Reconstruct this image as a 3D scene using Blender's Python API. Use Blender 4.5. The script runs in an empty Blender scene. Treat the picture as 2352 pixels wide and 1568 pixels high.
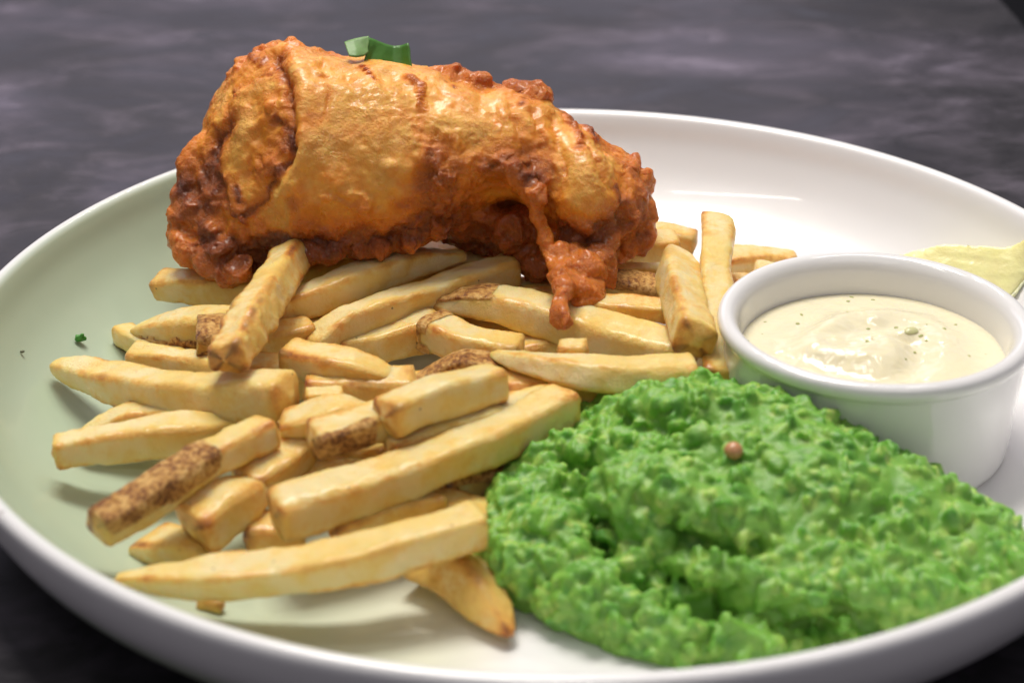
import bpy, bmesh, math, random
import numpy as np
from mathutils import Vector, Matrix

# ------------------------------------------------------------------ camera (1 unit = 1 cm)
scene = bpy.context.scene
scene.unit_settings.scale_length = 0.01
COL = scene.collection
PITCH, ROLL = 0.474, -0.005
CAM = np.array([-1.052, 4.996 - 51.848 * math.cos(PITCH), 51.848 * math.sin(PITCH)])
FOC = 1.9                                   # focal length / sensor width
_f = np.array([0, math.cos(PITCH), -math.sin(PITCH)])
_r = np.array([1.0, 0, 0]); _u = np.cross(_r, _f)
_c, _s = math.cos(ROLL), math.sin(ROLL)
_r, _u = _c * _r + _s * _u, -_s * _r + _c * _u
cam_data = bpy.data.cameras.new('camera')
cam = bpy.data.objects.new('camera', cam_data)
COL.objects.link(cam)
cam.matrix_world = Matrix(((_r[0], _u[0], -_f[0], CAM[0]), (_r[1], _u[1], -_f[1], CAM[1]),
                           (_r[2], _u[2], -_f[2], CAM[2]), (0, 0, 0, 1)))
cam_data.sensor_width = 36
cam_data.lens = 36 * FOC
cam_data.clip_start = 1
cam_data.clip_end = 3000
cam_data.dof.use_dof = True
cam_data.dof.focus_distance = 49
cam_data.dof.aperture_fstop = 0.5 * cam_data.lens * 1e-3 / 0.27
cam_data.dof.aperture_blades = 8
scene.camera = cam

# ------------------------------------------------------------------ light
world = bpy.data.worlds.new('World'); scene.world = world
world.use_nodes = True
bg = world.node_tree.nodes['Background']
bg.inputs['Color'].default_value = (0.86, 0.83, 0.95, 1)
bg.inputs['Strength'].default_value = 0.14


def area(name, loc, target, sx, sy, power, col):
    d = bpy.data.lights.new(name, 'AREA'); d.shape = 'RECTANGLE'; d.size = sx; d.size_y = sy
    d.energy = power; d.color = col
    o = bpy.data.objects.new(name, d); COL.objects.link(o)
    o.location = loc
    o.rotation_euler = (Vector(target) - Vector(loc)).to_track_quat('-Z', 'Y').to_euler()
    return o


area('ceiling_or_fill_panel', (-14, 38, 118), (0, 0, 0), 50, 34, 112000, (1.0, 0.955, 0.88))
area('ceiling_tube_light', (-46, -6, 112), (0, 0, 0), 4, 44, 9000, (1.0, 0.96, 0.9))
area('ceiling_tube_light', (34, 44, 118), (0, 0, 0), 46, 4, 17000, (1.0, 0.96, 0.92))
area('ceiling_tube_light', (0, 121, 112), (0, 0, 0), 34, 3, 13000, (1.0, 0.96, 0.9))
area('ceiling_tube_light', (-28, 74, 112), (0, 0, 0), 14, 3, 6000, (1.0, 0.96, 0.9))
area('ceiling_or_fill_panel', (15, -95, 125), (0, 0, 0), 120, 60, 15000, (1.0, 0.97, 0.95))  # fill added behind the camera to lift front faces; no known panel there
area('window_light', (-30, 175, 66), (0, 10, 0), 150, 45, 17000, (0.84, 0.80, 1.0))
scene.view_settings.view_transform = 'Standard'
scene.view_settings.look = 'None'
scene.view_settings.exposure = 0.38
scene.view_settings.gamma = 1
scene.cycles.use_denoising = True
scene.cycles.max_bounces = 8
scene.cycles.sample_clamp_indirect = 6

# ------------------------------------------------------------------ helpers
K = 2352.0


def ray(u, v):
    """direction of the line of sight through a spot of the picture, unit depth along the view"""
    return _f + _r * ((u - K / 2) / (FOC * K)) - _u * ((v - 784) / (FOC * K))


def at(u, v, z):
    d = ray(u, v); t = (z - CAM[2]) / d[2]
    return CAM + d * t


def atd(u, v, dist):
    return CAM + ray(u, v) * dist


def tag(o, label=None, cat=None, group=None, kind=None):
    if label: o['label'] = label
    if cat: o['category'] = cat
    if group: o['group'] = group
    if kind: o['kind'] = kind
    return o


def link(name, me, mat, parent=None, smooth=True):
    o = bpy.data.objects.new(name, me); COL.objects.link(o)
    if mat: me.materials.append(mat)
    if smooth and len(me.polygons): me.polygons.foreach_set('use_smooth', np.ones(len(me.polygons), bool))
    if parent: o.parent = parent
    return o


def mesh_np(name, V, F):
    me = bpy.data.meshes.new(name)
    V = np.asarray(V, np.float32)
    F = np.asarray(F, np.int32)
    me.vertices.add(len(V)); me.vertices.foreach_set('co', V.ravel())
    n, k = F.shape
    me.loops.add(n * k); me.loops.foreach_set('vertex_index', F.ravel())
    me.polygons.add(n); me.polygons.foreach_set('loop_start', np.arange(0, n * k, k, dtype=np.int32))
    me.update(calc_edges=True); me.validate()
    return me


def attr(me, name, vals):
    a = me.attributes.new(name, 'FLOAT', 'POINT')
    a.data.foreach_set('value', np.asarray(vals, np.float32))


def _hash(ix, iy, iz, seed):
    h = (ix.astype(np.int64) * 374761393 + iy.astype(np.int64) * 668265263 + iz.astype(np.int64) * 2147483647 + seed * 974634777) & 0xffffffff
    h = ((h ^ (h >> 13)) * 1274126177) & 0xffffffff
    h = ((h ^ (h >> 16)) * 2246822519) & 0xffffffff
    return ((h ^ (h >> 15)) & 0xffffff) / float(0xffffff)


def vnoise(P, s=1.0, seed=0):
    """smooth value noise in -1..1"""
    Q = P * s + 100.0; I = np.floor(Q); Fr = Q - I; I = I.astype(np.int64)
    W = Fr * Fr * Fr * (Fr * (Fr * 6 - 15) + 10)
    o = 0
    for dx in (0, 1):
        for dy in (0, 1):
            for dz in (0, 1):
                w = (W[:, 0] if dx else 1 - W[:, 0]) * (W[:, 1] if dy else 1 - W[:, 1]) * (W[:, 2] if dz else 1 - W[:, 2])
                o = o + w * _hash(I[:, 0] + dx, I[:, 1] + dy, I[:, 2] + dz, seed)
    return o * 2 - 1


def fbm(P, s=1.0, seed=0, n=4, g=0.5):
    o = 0; a = 1; t = 0
    for i in range(n):
        o = o + a * vnoise(P, s * 2 ** i, seed + i * 17); t += a; a *= g
    return o / t


def worley(P, s=1.0, seed=0):
    """distance to the nearest scattered point, and that cell's random value"""
    Q = P * s + 100.0; I = np.floor(Q).astype(np.int64)
    best = np.full(len(P), 9.0); val = np.zeros(len(P))
    for dx in (-1, 0, 1):
        for dy in (-1, 0, 1):
            for dz in (-1, 0, 1):
                a, b, c = I[:, 0] + dx, I[:, 1] + dy, I[:, 2] + dz
                d = np.sqrt((a + _hash(a, b, c, seed) - Q[:, 0]) ** 2 + (b + _hash(a, b, c, seed + 1) - Q[:, 1]) ** 2 + (c + _hash(a, b, c, seed + 2) - Q[:, 2]) ** 2)
                m = d < best
                best[m] = d[m]; val[m] = _hash(a, b, c, seed + 3)[m]
    return best, val


def verts_of(me):
    V = np.empty(len(me.vertices) * 3, np.float32); me.vertices.foreach_get('co', V); return V.reshape(-1, 3).astype(float)


def normals_of(me):
    N = np.empty(len(me.vertices) * 3, np.float32); me.vertices.foreach_get('normal', N); return N.reshape(-1, 3).astype(float)


def set_verts(me, V):
    me.vertices.foreach_set('co', np.asarray(V, np.float32).ravel()); me.update()


_ico = {}


def ico(n):
    if n not in _ico:
        bm = bmesh.new(); bmesh.ops.create_icosphere(bm, subdivisions=n, radius=1)
        _ico[n] = (np.array([v.co[:] for v in bm.verts]), np.array([[v.index for v in f.verts] for f in bm.faces])); bm.free()
    return _ico[n]


def blob_mesh(name, blobs, voxel, sub=2, smooth=2, core=None):
    """union of ellipsoids (centre, 3x3 axes) fused into one continuous skin"""
    Vs, Fs, n = [], [], 0
    if core is not None: Vs.append(core[0]); Fs.append(core[1]); n = len(core[0])
    for b in blobs:
        v, f = ico(b[3] if len(b) > 3 else sub)
        Vs.append(v @ b[1].T + b[0]); Fs.append(f + n); n += len(v)
    me = mesh_np(name + '_raw', np.concatenate(Vs), np.concatenate(Fs))
    o = bpy.data.objects.new('raw', me); COL.objects.link(o)
    m = o.modifiers.new('r', 'REMESH'); m.mode = 'VOXEL'; m.voxel_size = voxel
    if smooth:
        m = o.modifiers.new('s', 'SMOOTH'); m.iterations = smooth; m.factor = 0.5
    dg = bpy.context.evaluated_depsgraph_get()
    out = bpy.data.meshes.new_from_object(o.evaluated_get(dg)); out.name = name
    bpy.data.objects.remove(o); bpy.data.meshes.remove(me)
    return out


def warp(V, amp, freq, seed=0):
    """push points about in all directions so that nothing stays a perfect ball"""
    return V + amp * np.stack([fbm(V + 31 * k, freq, seed + k * 7, 2) for k in range(3)], -1)


def rot_axes(rx, ry, rz, a, b, c):
    M = Matrix.Rotation(rz, 3, 'Z') @ Matrix.Rotation(ry, 3, 'Y') @ Matrix.Rotation(rx, 3, 'X')
    return np.array(M) @ np.diag([a, b, c])


def blob_value(V, blobs, vals, k=6.0):
    """per-vertex blend of the blobs' own values, nearest blob strongest"""
    num = np.zeros(len(V)); den = np.zeros(len(V)) + 1e-12
    for b, x in zip(blobs, vals):
        inv = np.linalg.inv(b[1])
        sz = abs(np.linalg.det(b[1])) ** (1 / 3)
        d = (np.linalg.norm((V - b[0]) @ inv.T, axis=1) - 1) * sz
        w = np.exp(-k * np.clip(d + 0.05, 0, None)) * np.exp(-0.4 * sz)
        num += w * x; den += w
    return num / den


def sculpt(me, strokes, val=None):
    """draw strokes on a skin: (points, radius, raise, value); each point is where a line of sight meets the skin"""
    from mathutils.bvhtree import BVHTree
    V = verts_of(me); N = normals_of(me)
    bvh = BVHTree.FromPolygons([tuple(q) for q in V], [tuple(p.vertices) for p in me.polygons])
    D = np.zeros(len(V)); B = np.zeros(len(V))
    for pts, rad, up, br in strokes:
        fine = []
        for a, b in zip(pts[:-1], pts[1:]):
            n = max(2, int(math.hypot(b[0] - a[0], b[1] - a[1]) / 8))
            fine += [(a[0] + (b[0] - a[0]) * t / n, a[1] + (b[1] - a[1]) * t / n) for t in range(n)]
        fine.append(pts[-1])
        hits = []
        for u, v in fine:
            h = bvh.ray_cast(Vector(CAM), Vector(ray(u, v)).normalized())
            if h[0]: hits.append(h[0])
        if not hits: continue
        H = np.array(hits); d2 = np.full(len(V), 1e9)
        lo, hi = H.min(0) - 3 * rad, H.max(0) + 3 * rad
        m = np.all((V > lo) & (V < hi), axis=1); Vm = V[m]; dm = np.full(len(Vm), 1e9)
        for h in H: dm = np.minimum(dm, ((Vm - h) ** 2).sum(1))
        wob = 1 + 0.5 * vnoise(Vm, 3.0, 91)
        w = np.exp(-dm / (rad * wob) ** 2); D[m] += up * w; B[m] += br * w
    set_verts(me, V + N * D[:, None])
    return B


# ------------------------------------------------------------------ materials
def mat_new(name):
    m = bpy.data.materials.new(name); m.use_nodes = True
    nt = m.node_tree; nt.nodes.clear()
    out = nt.nodes.new('ShaderNodeOutputMaterial'); p = nt.nodes.new('ShaderNodeBsdfPrincipled')
    nt.links.new(p.outputs[0], out.inputs[0])
    return m, nt, p


def nd(nt, t, **kw):
    n = nt.nodes.new(t)
    for k, v in kw.items():
        if k in n.inputs: n.inputs[k].default_value = v
        else: setattr(n, k, v)
    return n


def ramp(nt, fac, stops, interp='LINEAR'):
    r = nt.nodes.new('ShaderNodeValToRGB'); r.color_ramp.interpolation = interp
    while len(r.color_ramp.elements) < len(stops): r.color_ramp.elements.new(0.5)
    for e, (p, c) in zip(r.color_ramp.elements, stops):
        e.position = p; e.color = (*c, 1) if len(c) == 3 else c
    nt.links.new(fac, r.inputs[0]); return r


def math_n(nt, op, a, b=None, clamp=False):
    n = nt.nodes.new('ShaderNodeMath'); n.operation = op; n.use_clamp = clamp
    for i, x in enumerate((a, b)):
        if x is None: continue
        if isinstance(x, (int, float)): n.inputs[i].default_value = x
        else: nt.links.new(x, n.inputs[i])
    return n.outputs[0]


def noise_n(nt, vec, scale, detail=4, rough=0.55, dist=0.0):
    n = nd(nt, 'ShaderNodeTexNoise', Scale=scale, Detail=detail, Roughness=rough, Distortion=dist)
    nt.links.new(vec, n.inputs['Vector']); return n.outputs['Fac']


def bump_n(nt, h, strength, dist, prev=None):
    b = nd(nt, 'ShaderNodeBump', Strength=strength, Distance=dist); nt.links.new(h, b.inputs['Height'])
    if prev is not None: nt.links.new(prev, b.inputs['Normal'])
    return b.outputs[0]


def mix_rgb(nt, fac, a, b, mode='MIX'):
    m = nt.nodes.new('ShaderNodeMix'); m.data_type = 'RGBA'; m.blend_type = mode
    for sock, x in ((m.inputs[0], fac), (m.inputs[6], a), (m.inputs[7], b)):
        if isinstance(x, (int, float)): sock.default_value = x
        elif isinstance(x, tuple): sock.default_value = (*x, 1)
        else: nt.links.new(x, sock)
    return m.outputs[2]


def sss(p, w, rad, scale):
    p.inputs['Subsurface Weight'].default_value = w
    p.inputs['Subsurface Radius'].default_value = rad
    p.inputs['Subsurface Scale'].default_value = scale


def fry_material():
    m, nt, p = mat_new('fried_potato')
    tc = nd(nt, 'ShaderNodeTexCoord'); co = tc.outputs['Object']
    at_ = nd(nt, 'ShaderNodeAttribute', attribute_name='crust')
    tone = nd(nt, 'ShaderNodeAttribute', attribute_name='tone')
    n1 = noise_n(nt, co, 1.6, 5, 0.6); n2 = noise_n(nt, co, 7, 4, 0.65)
    s = math_n(nt, 'ADD', at_.outputs['Fac'], math_n(nt, 'MULTIPLY', math_n(nt, 'SUBTRACT', n1, 0.44), 1.5))
    s = math_n(nt, 'ADD', s, math_n(nt, 'MULTIPLY', math_n(nt, 'SUBTRACT', n2, 0.5), 0.45))
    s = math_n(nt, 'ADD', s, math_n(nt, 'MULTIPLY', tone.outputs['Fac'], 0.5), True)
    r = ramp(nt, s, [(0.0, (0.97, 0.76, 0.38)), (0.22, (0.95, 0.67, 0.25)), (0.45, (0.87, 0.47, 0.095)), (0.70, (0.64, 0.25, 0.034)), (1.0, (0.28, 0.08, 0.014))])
    n3 = noise_n(nt, co, 0.9, 2)
    n3 = ramp(nt, n3, [(0.42, (0, 0, 0)), (0.62, (0.62,) * 3)]).outputs[0]
    c = mix_rgb(nt, n3, r.outputs[0], (0.93, 0.66, 0.17))
    # small dark fry specks
    v = nd(nt, 'ShaderNodeTexVoronoi', Scale=1.3); nt.links.new(co, v.inputs['Vector'])
    sp = ramp(nt, v.outputs['Distance'], [(0.0, (1, 1, 1)), (0.028, (1, 1, 1)), (0.05, (0, 0, 0))])
    c = mix_rgb(nt, math_n(nt, 'MULTIPLY', sp.outputs[0], 0.7), c, (0.12, 0.045, 0.012))
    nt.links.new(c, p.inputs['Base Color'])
    rg = ramp(nt, noise_n(nt, co, 3, 4), [(0.38, (0.28,) * 3), (0.6, (0.58,) * 3)])
    nt.links.new(rg.outputs[0], p.inputs['Roughness'])
    sss(p, 0.6, (1.0, 0.62, 0.25), 0.35)
    b = bump_n(nt, noise_n(nt, co, 4, 5, 0.62), 0.5, 0.09)
    b = bump_n(nt, noise_n(nt, co, 13, 5, 0.75), 1.0, 0.055, b)
    p.inputs['Coat Weight'].default_value = 0.35; p.inputs['Coat Roughness'].default_value = 0.2
    nt.links.new(b, p.inputs['Normal'])
    return m


def skin_material():
    m, nt, p = mat_new('potato_skin')
    co = nd(nt, 'ShaderNodeTexCoord').outputs['Object']
    n1 = noise_n(nt, co, 2.2, 6, 0.7); n2 = noise_n(nt, co, 9, 4, 0.7)
    s = math_n(nt, 'ADD', math_n(nt, 'MULTIPLY', n1, 0.6), math_n(nt, 'MULTIPLY', n2, 0.4))
    fade = nd(nt, 'ShaderNodeAttribute', attribute_name='fade')
    r = ramp(nt, s, [(0.37, (0.13, 0.042, 0.010)), (0.44, (0.32, 0.12, 0.026)), (0.50, (0.55, 0.27, 0.065)), (0.59, (0.78, 0.48, 0.16))])
    k = math_n(nt, 'ADD', fade.outputs['Fac'], math_n(nt, 'MULTIPLY', math_n(nt, 'SUBTRACT', noise_n(nt, co, 5, 4, 0.7), 0.5), 2.2))
    k = ramp(nt, k, [(0.30, (0, 0, 0)), (0.55, (1, 1, 1))]).outputs[0]
    nt.links.new(mix_rgb(nt, k, (0.80, 0.50, 0.14), r.outputs[0]), p.inputs['Base Color'])
    p.inputs['Roughness'].default_value = 0.30
    sss(p, 0.1, (1.0, 0.5, 0.2), 0.1)
    b = bump_n(nt, noise_n(nt, co, 9, 5, 0.7), 0.9, 0.1)
    nt.links.new(b, p.inputs['Normal'])
    return m


def batter_material():
    m, nt, p = mat_new('fried_batter')
    co = nd(nt, 'ShaderNodeTexCoord').outputs['Object']
    at_ = nd(nt, 'ShaderNodeAttribute', attribute_name='brown')
    n1 = noise_n(nt, co, 0.9, 6, 0.62, 0.4); n2 = noise_n(nt, co, 4.5, 5, 0.65)
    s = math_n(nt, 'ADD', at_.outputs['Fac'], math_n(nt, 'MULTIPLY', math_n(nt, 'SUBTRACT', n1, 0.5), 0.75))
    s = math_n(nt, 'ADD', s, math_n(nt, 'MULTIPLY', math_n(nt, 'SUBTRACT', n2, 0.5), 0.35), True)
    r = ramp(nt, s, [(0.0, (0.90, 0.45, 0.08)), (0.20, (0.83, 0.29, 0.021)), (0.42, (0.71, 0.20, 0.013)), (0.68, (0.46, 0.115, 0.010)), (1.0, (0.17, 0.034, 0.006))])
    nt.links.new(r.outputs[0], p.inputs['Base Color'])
    rg = ramp(nt, noise_n(nt, co, 6, 4), [(0.35, (0.28,) * 3), (0.65, (0.55,) * 3)])
    nt.links.new(math_n(nt, 'SUBTRACT', rg.outputs[0], math_n(nt, 'MULTIPLY', at_.outputs['Fac'], 0.22)), p.inputs['Roughness'])
    sss(p, 0.5, (1.0, 0.35, 0.06), 0.35)
    b = bump_n(nt, noise_n(nt, co, 2.0, 4, 0.5), 0.22, 0.14)
    zone = ramp(nt, noise_n(nt, co, 0.8, 2), [(0.42, (0.15,) * 3), (0.6, (1,) * 3)]).outputs[0]
    zone = math_n(nt, 'MAXIMUM', zone, math_n(nt, 'MULTIPLY', at_.outputs['Fac'], 1.8, True))
    hb_ = math_n(nt, 'MULTIPLY', noise_n(nt, co, 8, 5, 0.7), zone)
    b = bump_n(nt, hb_, 0.9, 0.13, b)
    b = bump_n(nt, noise_n(nt, co, 24, 3, 0.6), 0.5, 0.02, b)
    nt.links.new(b, p.inputs['Normal'])
    p.inputs['Coat Weight'].default_value = 0.35
    p.inputs['Coat Roughness'].default_value = 0.2
    return m


def pea_material():
    m, nt, p = mat_new('mashed_pea')
    co = nd(nt, 'ShaderNodeTexCoord').outputs['Object']
    at_ = nd(nt, 'ShaderNodeAttribute', attribute_name='pale')
    n1 = noise_n(nt, co, 2.2, 5, 0.6)
    s = math_n(nt, 'ADD', at_.outputs['Fac'], math_n(nt, 'MULTIPLY', math_n(nt, 'SUBTRACT', n1, 0.5), 0.9), True)
    r = ramp(nt, s, [(0.0, (0.095, 0.29, 0.036)), (0.4, (0.175, 0.385, 0.052)), (0.7, (0.28, 0.47, 0.08)), (1.0, (0.48, 0.60, 0.16))])
    nt.links.new(r.outputs[0], p.inputs['Base Color'])
    p.inputs['Roughness'].default_value = 0.46
    sss(p, 0.55, (0.5, 1.0, 0.25), 0.28)
    b = bump_n(nt, noise_n(nt, co, 7, 5, 0.6), 0.4, 0.06)
    nt.links.new(b, p.inputs['Normal'])
    return m


def glaze_material(name, green):
    m, nt, p = mat_new(name)
    co = nd(nt, 'ShaderNodeTexCoord').outputs['Object']
    white = (0.80, 0.785, 0.79)
    if green:
        sep = nd(nt, 'ShaderNodeSeparateXYZ'); nt.links.new(co, sep.inputs[0])
        x = math_n(nt, 'ADD', sep.outputs[0], math_n(nt, 'MULTIPLY', math_n(nt, 'SUBTRACT', noise_n(nt, co, 0.25, 3), 0.5), 2.0))
        t = math_n(nt, 'DIVIDE', math_n(nt, 'ADD', x, 10.5), 9.5, True)
        r = ramp(nt, t, [(0.0, (0.42, 0.51, 0.38)), (0.45, (0.53, 0.60, 0.44)), (0.8, (0.72, 0.73, 0.60)), (1.0, white)])
        # the lip and the outside stay white
        rad = nd(nt, 'ShaderNodeVectorMath', operation='LENGTH')
        cmb = nd(nt, 'ShaderNodeCombineXYZ'); nt.links.new(sep.outputs[0], cmb.inputs[0]); nt.links.new(sep.outputs[1], cmb.inputs[1])
        nt.links.new(cmb.outputs[0], rad.inputs[0])
        rim = ramp(nt, math_n(nt, 'SUBTRACT', rad.outputs['Value'], 13.42), [(0.3, (0, 0, 0)), (0.55, (1, 1, 1))])
        c = mix_rgb(nt, rim.outputs[0], r.outputs[0], white)
    else:
        c = mix_rgb(nt, noise_n(nt, co, 0.5, 3), white, (0.78, 0.77, 0.76))
    # faint iron specks in the glaze
    v = nd(nt, 'ShaderNodeTexVoronoi', Scale=0.45); nt.links.new(co, v.inputs['Vector'])
    sp = ramp(nt, v.outputs['Distance'], [(0.0, (1, 1, 1)), (0.018, (1, 1, 1)), (0.035, (0, 0, 0))])
    c = mix_rgb(nt, math_n(nt, 'MULTIPLY', sp.outputs[0], 0.45), c, (0.25, 0.22, 0.2))
    nt.links.new(c, p.inputs['Base Color'])
    p.inputs['Roughness'].default_value = 0.3 if green else 0.09
    p.inputs['Coat Weight'].default_value = 0.4
    p.inputs['Coat Roughness'].default_value = 0.05
    nt.links.new(bump_n(nt, noise_n(nt, co, 0.5, 2), 0.2, 0.1), p.inputs['Normal'])
    return m


def table_material():
    m, nt, p = mat_new('scuffed_steel')
    tc = nd(nt, 'ShaderNodeTexCoord')
    mp = nd(nt, 'ShaderNodeMapping'); mp.inputs['Scale'].default_value = (0.075, 0.12, 1); mp.inputs['Rotation'].default_value = (0, 0, math.radians(-14))
    nt.links.new(tc.outputs['Object'], mp.inputs['Vector'])
    mp2 = nd(nt, 'ShaderNodeMapping'); mp2.inputs['Scale'].default_value = (0.24, 0.42, 1); mp2.inputs['Rotation'].default_value = (0, 0, math.radians(-12))
    nt.links.new(tc.outputs['Object'], mp2.inputs['Vector'])
    a = noise_n(nt, mp.outputs[0], 1.0, 4, 0.6, 0.8); b = noise_n(nt, mp2.outputs[0], 1.0, 5, 0.7, 0.6)
    s = math_n(nt, 'ADD', math_n(nt, 'MULTIPLY', a, 0.5), math_n(nt, 'MULTIPLY', b, 0.5))
    r = ramp(nt, s, [(0.36, (0.032, 0.030, 0.033)), (0.48, (0.058, 0.053, 0.060)), (0.57, (0.115, 0.10, 0.122)), (0.66, (0.22, 0.19, 0.24))])
    nt.links.new(r.outputs[0], p.inputs['Base Color'])
    p.inputs['Metallic'].default_value = 0.7
    rr = ramp(nt, b, [(0.35, (0.30,) * 3), (0.65, (0.55,) * 3)]); nt.links.new(rr.outputs[0], p.inputs['Roughness'])
    nt.links.new(bump_n(nt, b, 0.35, 0.08), p.inputs['Normal'])
    return m


def plain(name, col, rough=0.5, s=None, bump=None, metallic=0):
    m, nt, p = mat_new(name)
    co = nd(nt, 'ShaderNodeTexCoord').outputs['Object']
    c = mix_rgb(nt, noise_n(nt, co, 2.0, 4), tuple(x * 0.8 for x in col), tuple(min(1, x * 1.2) for x in col))
    nt.links.new(c, p.inputs['Base Color'])
    p.inputs['Roughness'].default_value = rough; p.inputs['Metallic'].default_value = metallic
    if s: sss(p, *s)
    if bump: nt.links.new(bump_n(nt, noise_n(nt, co, bump[0], 4), bump[1], bump[2]), p.inputs['Normal'])
    return m


M_FRY, M_SKIN, M_BATTER, M_PEA = fry_material(), skin_material(), batter_material(), pea_material()
M_PLATE, M_WHITE, M_TABLE = glaze_material('two_tone_glaze', True), glaze_material('white_glaze', False), table_material()

# ------------------------------------------------------------------ the setting
e1, e2 = at(2296, 0, 0), at(2352, 62, 0)          # the worktop's far right edge
d = (e1 - e2) / np.linalg.norm(e1 - e2)
A = e1 + d * 60; B = e2 - d * 260
poly = [(-160, -60), (B[0], B[1]), (A[0], A[1]), (-160, A[1] + 20)]
bm = bmesh.new()
top = [bm.verts.new((x, y, 0)) for x, y in poly]; bot = [bm.verts.new((x, y, -4)) for x, y in poly]
bm.faces.new(top); bm.faces.new(bot[::-1])
for i in range(4): bm.faces.new((top[i], bot[i], bot[(i + 1) % 4], top[(i + 1) % 4]))
bmesh.ops.recalc_face_normals(bm, faces=bm.faces)
me = bpy.data.meshes.new('worktop'); bm.to_mesh(me); bm.free()
o = link('worktop', me, M_TABLE, smooth=False); tag(o, kind='structure')
V = [(-900, -900, -90), (900, -900, -90), (900, 900, -90), (-900, 900, -90)]
o = link('floor', mesh_np('floor', V, [[0, 1, 2, 3]]), plain('dark_floor', (0.02, 0.02, 0.022), 0.7)); tag(o, kind='structure')


def lathe(name, prof, n=192, subdiv=4, wob=0.0):
    P = np.array(prof, float)
    # Catmull-Rom through the profile
    out = []
    Q = np.vstack([P[0] * 2 - P[1], P, P[-1] * 2 - P[-2]])
    for i in range(1, len(Q) - 2):
        for t in np.linspace(0, 1, subdiv, endpoint=False):
            a, b, c, dd = Q[i - 1], Q[i], Q[i + 1], Q[i + 2]
            out.append(0.5 * ((2 * b) + (-a + c) * t + (2 * a - 5 * b + 4 * c - dd) * t * t + (-a + 3 * b - 3 * c + dd) * t ** 3))
    out.append(P[-1]); out = np.array(out); out[:, 0] = np.clip(out[:, 0], 0.001, None)
    th = np.linspace(0, 2 * np.pi, n, endpoint=False)
    R = out[:, None, 0] * (1 + wob * np.sin(2 * th + 1)[None]); m = len(out)
    V = np.stack([R * np.cos(th), R * np.sin(th), np.repeat(out[:, 1:2], n, 1)], -1).reshape(-1, 3)
    i = np.arange(m - 1)[:, None] * n; j = np.arange(n)[None]; j2 = (j + 1) % n
    F = np.stack([i + j, i + j2, i + n + j2, i + n + j], -1).reshape(-1, 4)
    return mesh_np(name, V, F)


me = lathe('plate', [(0.001, 0.32), (3, 0.32), (6, 0.32), (9, 0.34), (10.5, 0.45), (11.8, 0.85), (12.8, 1.55), (13.4, 2.35), (13.66, 2.95), (13.78, 3.16), (13.95, 3.22), (14.1, 3.14),
                     (14.14, 2.9), (13.98, 2.2), (13.5, 1.4), (12.6, 0.7), (11.4, 0.28), (10.2, 0.12), (9.9, 0.02), (9.5, 0.02), (9.3, 0.12), (5, 0.12), (0.001, 0.12)], n=256)
plate = link('plate', me, M_PLATE)
tag(plate, 'large shallow plate with white rim and pale sage glaze fading to white', 'plate')

# ramekin
RX, RY, RR, RZ = 7.33, -0.93, 3.63, 3.66
rb = 0.325
me = lathe('ramekin', [(0.001, 0.55), (2.1, 0.55), (2.65, 0.62), (2.9, 0.95), (3.0, 1.8), (3.05, 2.8), (3.1, 3.25), (3.17, 3.5), (3.3, 3.66), (3.46, 3.69), (3.58, 3.62), (3.62, 3.48), (3.58, 3.34), (3.49, 3.26), (3.46, 3.16),
                       (3.45, 2.6), (3.4, 1.8), (3.33, 0.9), (3.27, 0.55), (3.1, 0.38), (2.85, rb), (2.6, rb), (2.5, 0.4), (0.001, 0.42)], n=160)
ram = link('ramekin', me, M_WHITE); ram.location = (RX, RY, 0)
tag(ram, 'small round white glazed ceramic ramekin filled with creamy sauce, standing on the plate', 'ramekin')

# sauce
rng = np.random.RandomState(5)
n, m = 220, 110
th = np.linspace(0, 2 * np.pi, n, endpoint=False); rr_ = np.linspace(0.0, 1, m)
RS = 3.06
X = (rr_[:, None] * RS) * np.cos(th); Y = (rr_[:, None] * RS) * np.sin(th)
P = np.stack([X.ravel(), Y.ravel(), np.zeros(X.size)], -1)
r = np.hypot(P[:, 0], P[:, 1]); ang = np.arctan2(P[:, 1], P[:, 0])
z = 2.72 + 0.36 * np.exp(-(((P[:, 0] - 0.2) / 1.9) ** 2 + ((P[:, 1] - 0.1) / 1.9) ** 2))
sw = np.sin(ang * 1.0 + 3.2 * r + 1.2 + 1.1 * vnoise(P, 0.9, 3)) * np.exp(-((r - 1.1) / 0.9) ** 2)
z += 0.15 * sw + 0.07 * fbm(P, 1.1, 8, 3) * np.clip(1.3 - r / RS * 1.2, 0, 1)
z += 0.030 * vnoise(P * [1.0, 3.0, 1], 2.2, 12) * np.exp(-((P[:, 0] + 0.6) ** 2 + (P[:, 1] + 0.4) ** 2) / 1.8)
for (cx, cy, rad, h) in ((0.95, 0.55, 0.28, 0.16), (0.75, -0.1, 0.16, 0.07), (-0.8, 0.2, 0.2, 0.07), (-0.2, -0.6, 0.22, 0.06), (1.5, -0.5, 0.15, 0.04), (0.3, 1.2, 0.2, 0.05)):
    z += h * np.exp(-(((P[:, 0] - cx) ** 2 + (P[:, 1] - cy) ** 2) / rad ** 2))
z -= 0.12 * np.exp(-(((P[:, 0] - 0.75) / 0.25) ** 2 + ((P[:, 1] - 0.15) / 0.18) ** 2))
P[:, 2] = z
i = np.arange(m - 1)[:, None] * n; j = np.arange(n)[None]; j2 = (j + 1) % n
F = np.stack([i + j, i + n + j, i + n + j2, i + j2], -1).reshape(-1, 4)
ring = P[-n:] * 1.0; ring[:, 2] = 0.9; ring[:, :2] *= 0.93
F2 = np.stack([(m - 1) * n + np.arange(n), m * n + np.arange(n), m * n + (np.arange(n) + 1) % n, (m - 1) * n + (np.arange(n) + 1) % n], -1)
me = mesh_np('tartare_sauce', np.vstack([P, ring]), np.vstack([F, F2]))
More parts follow.
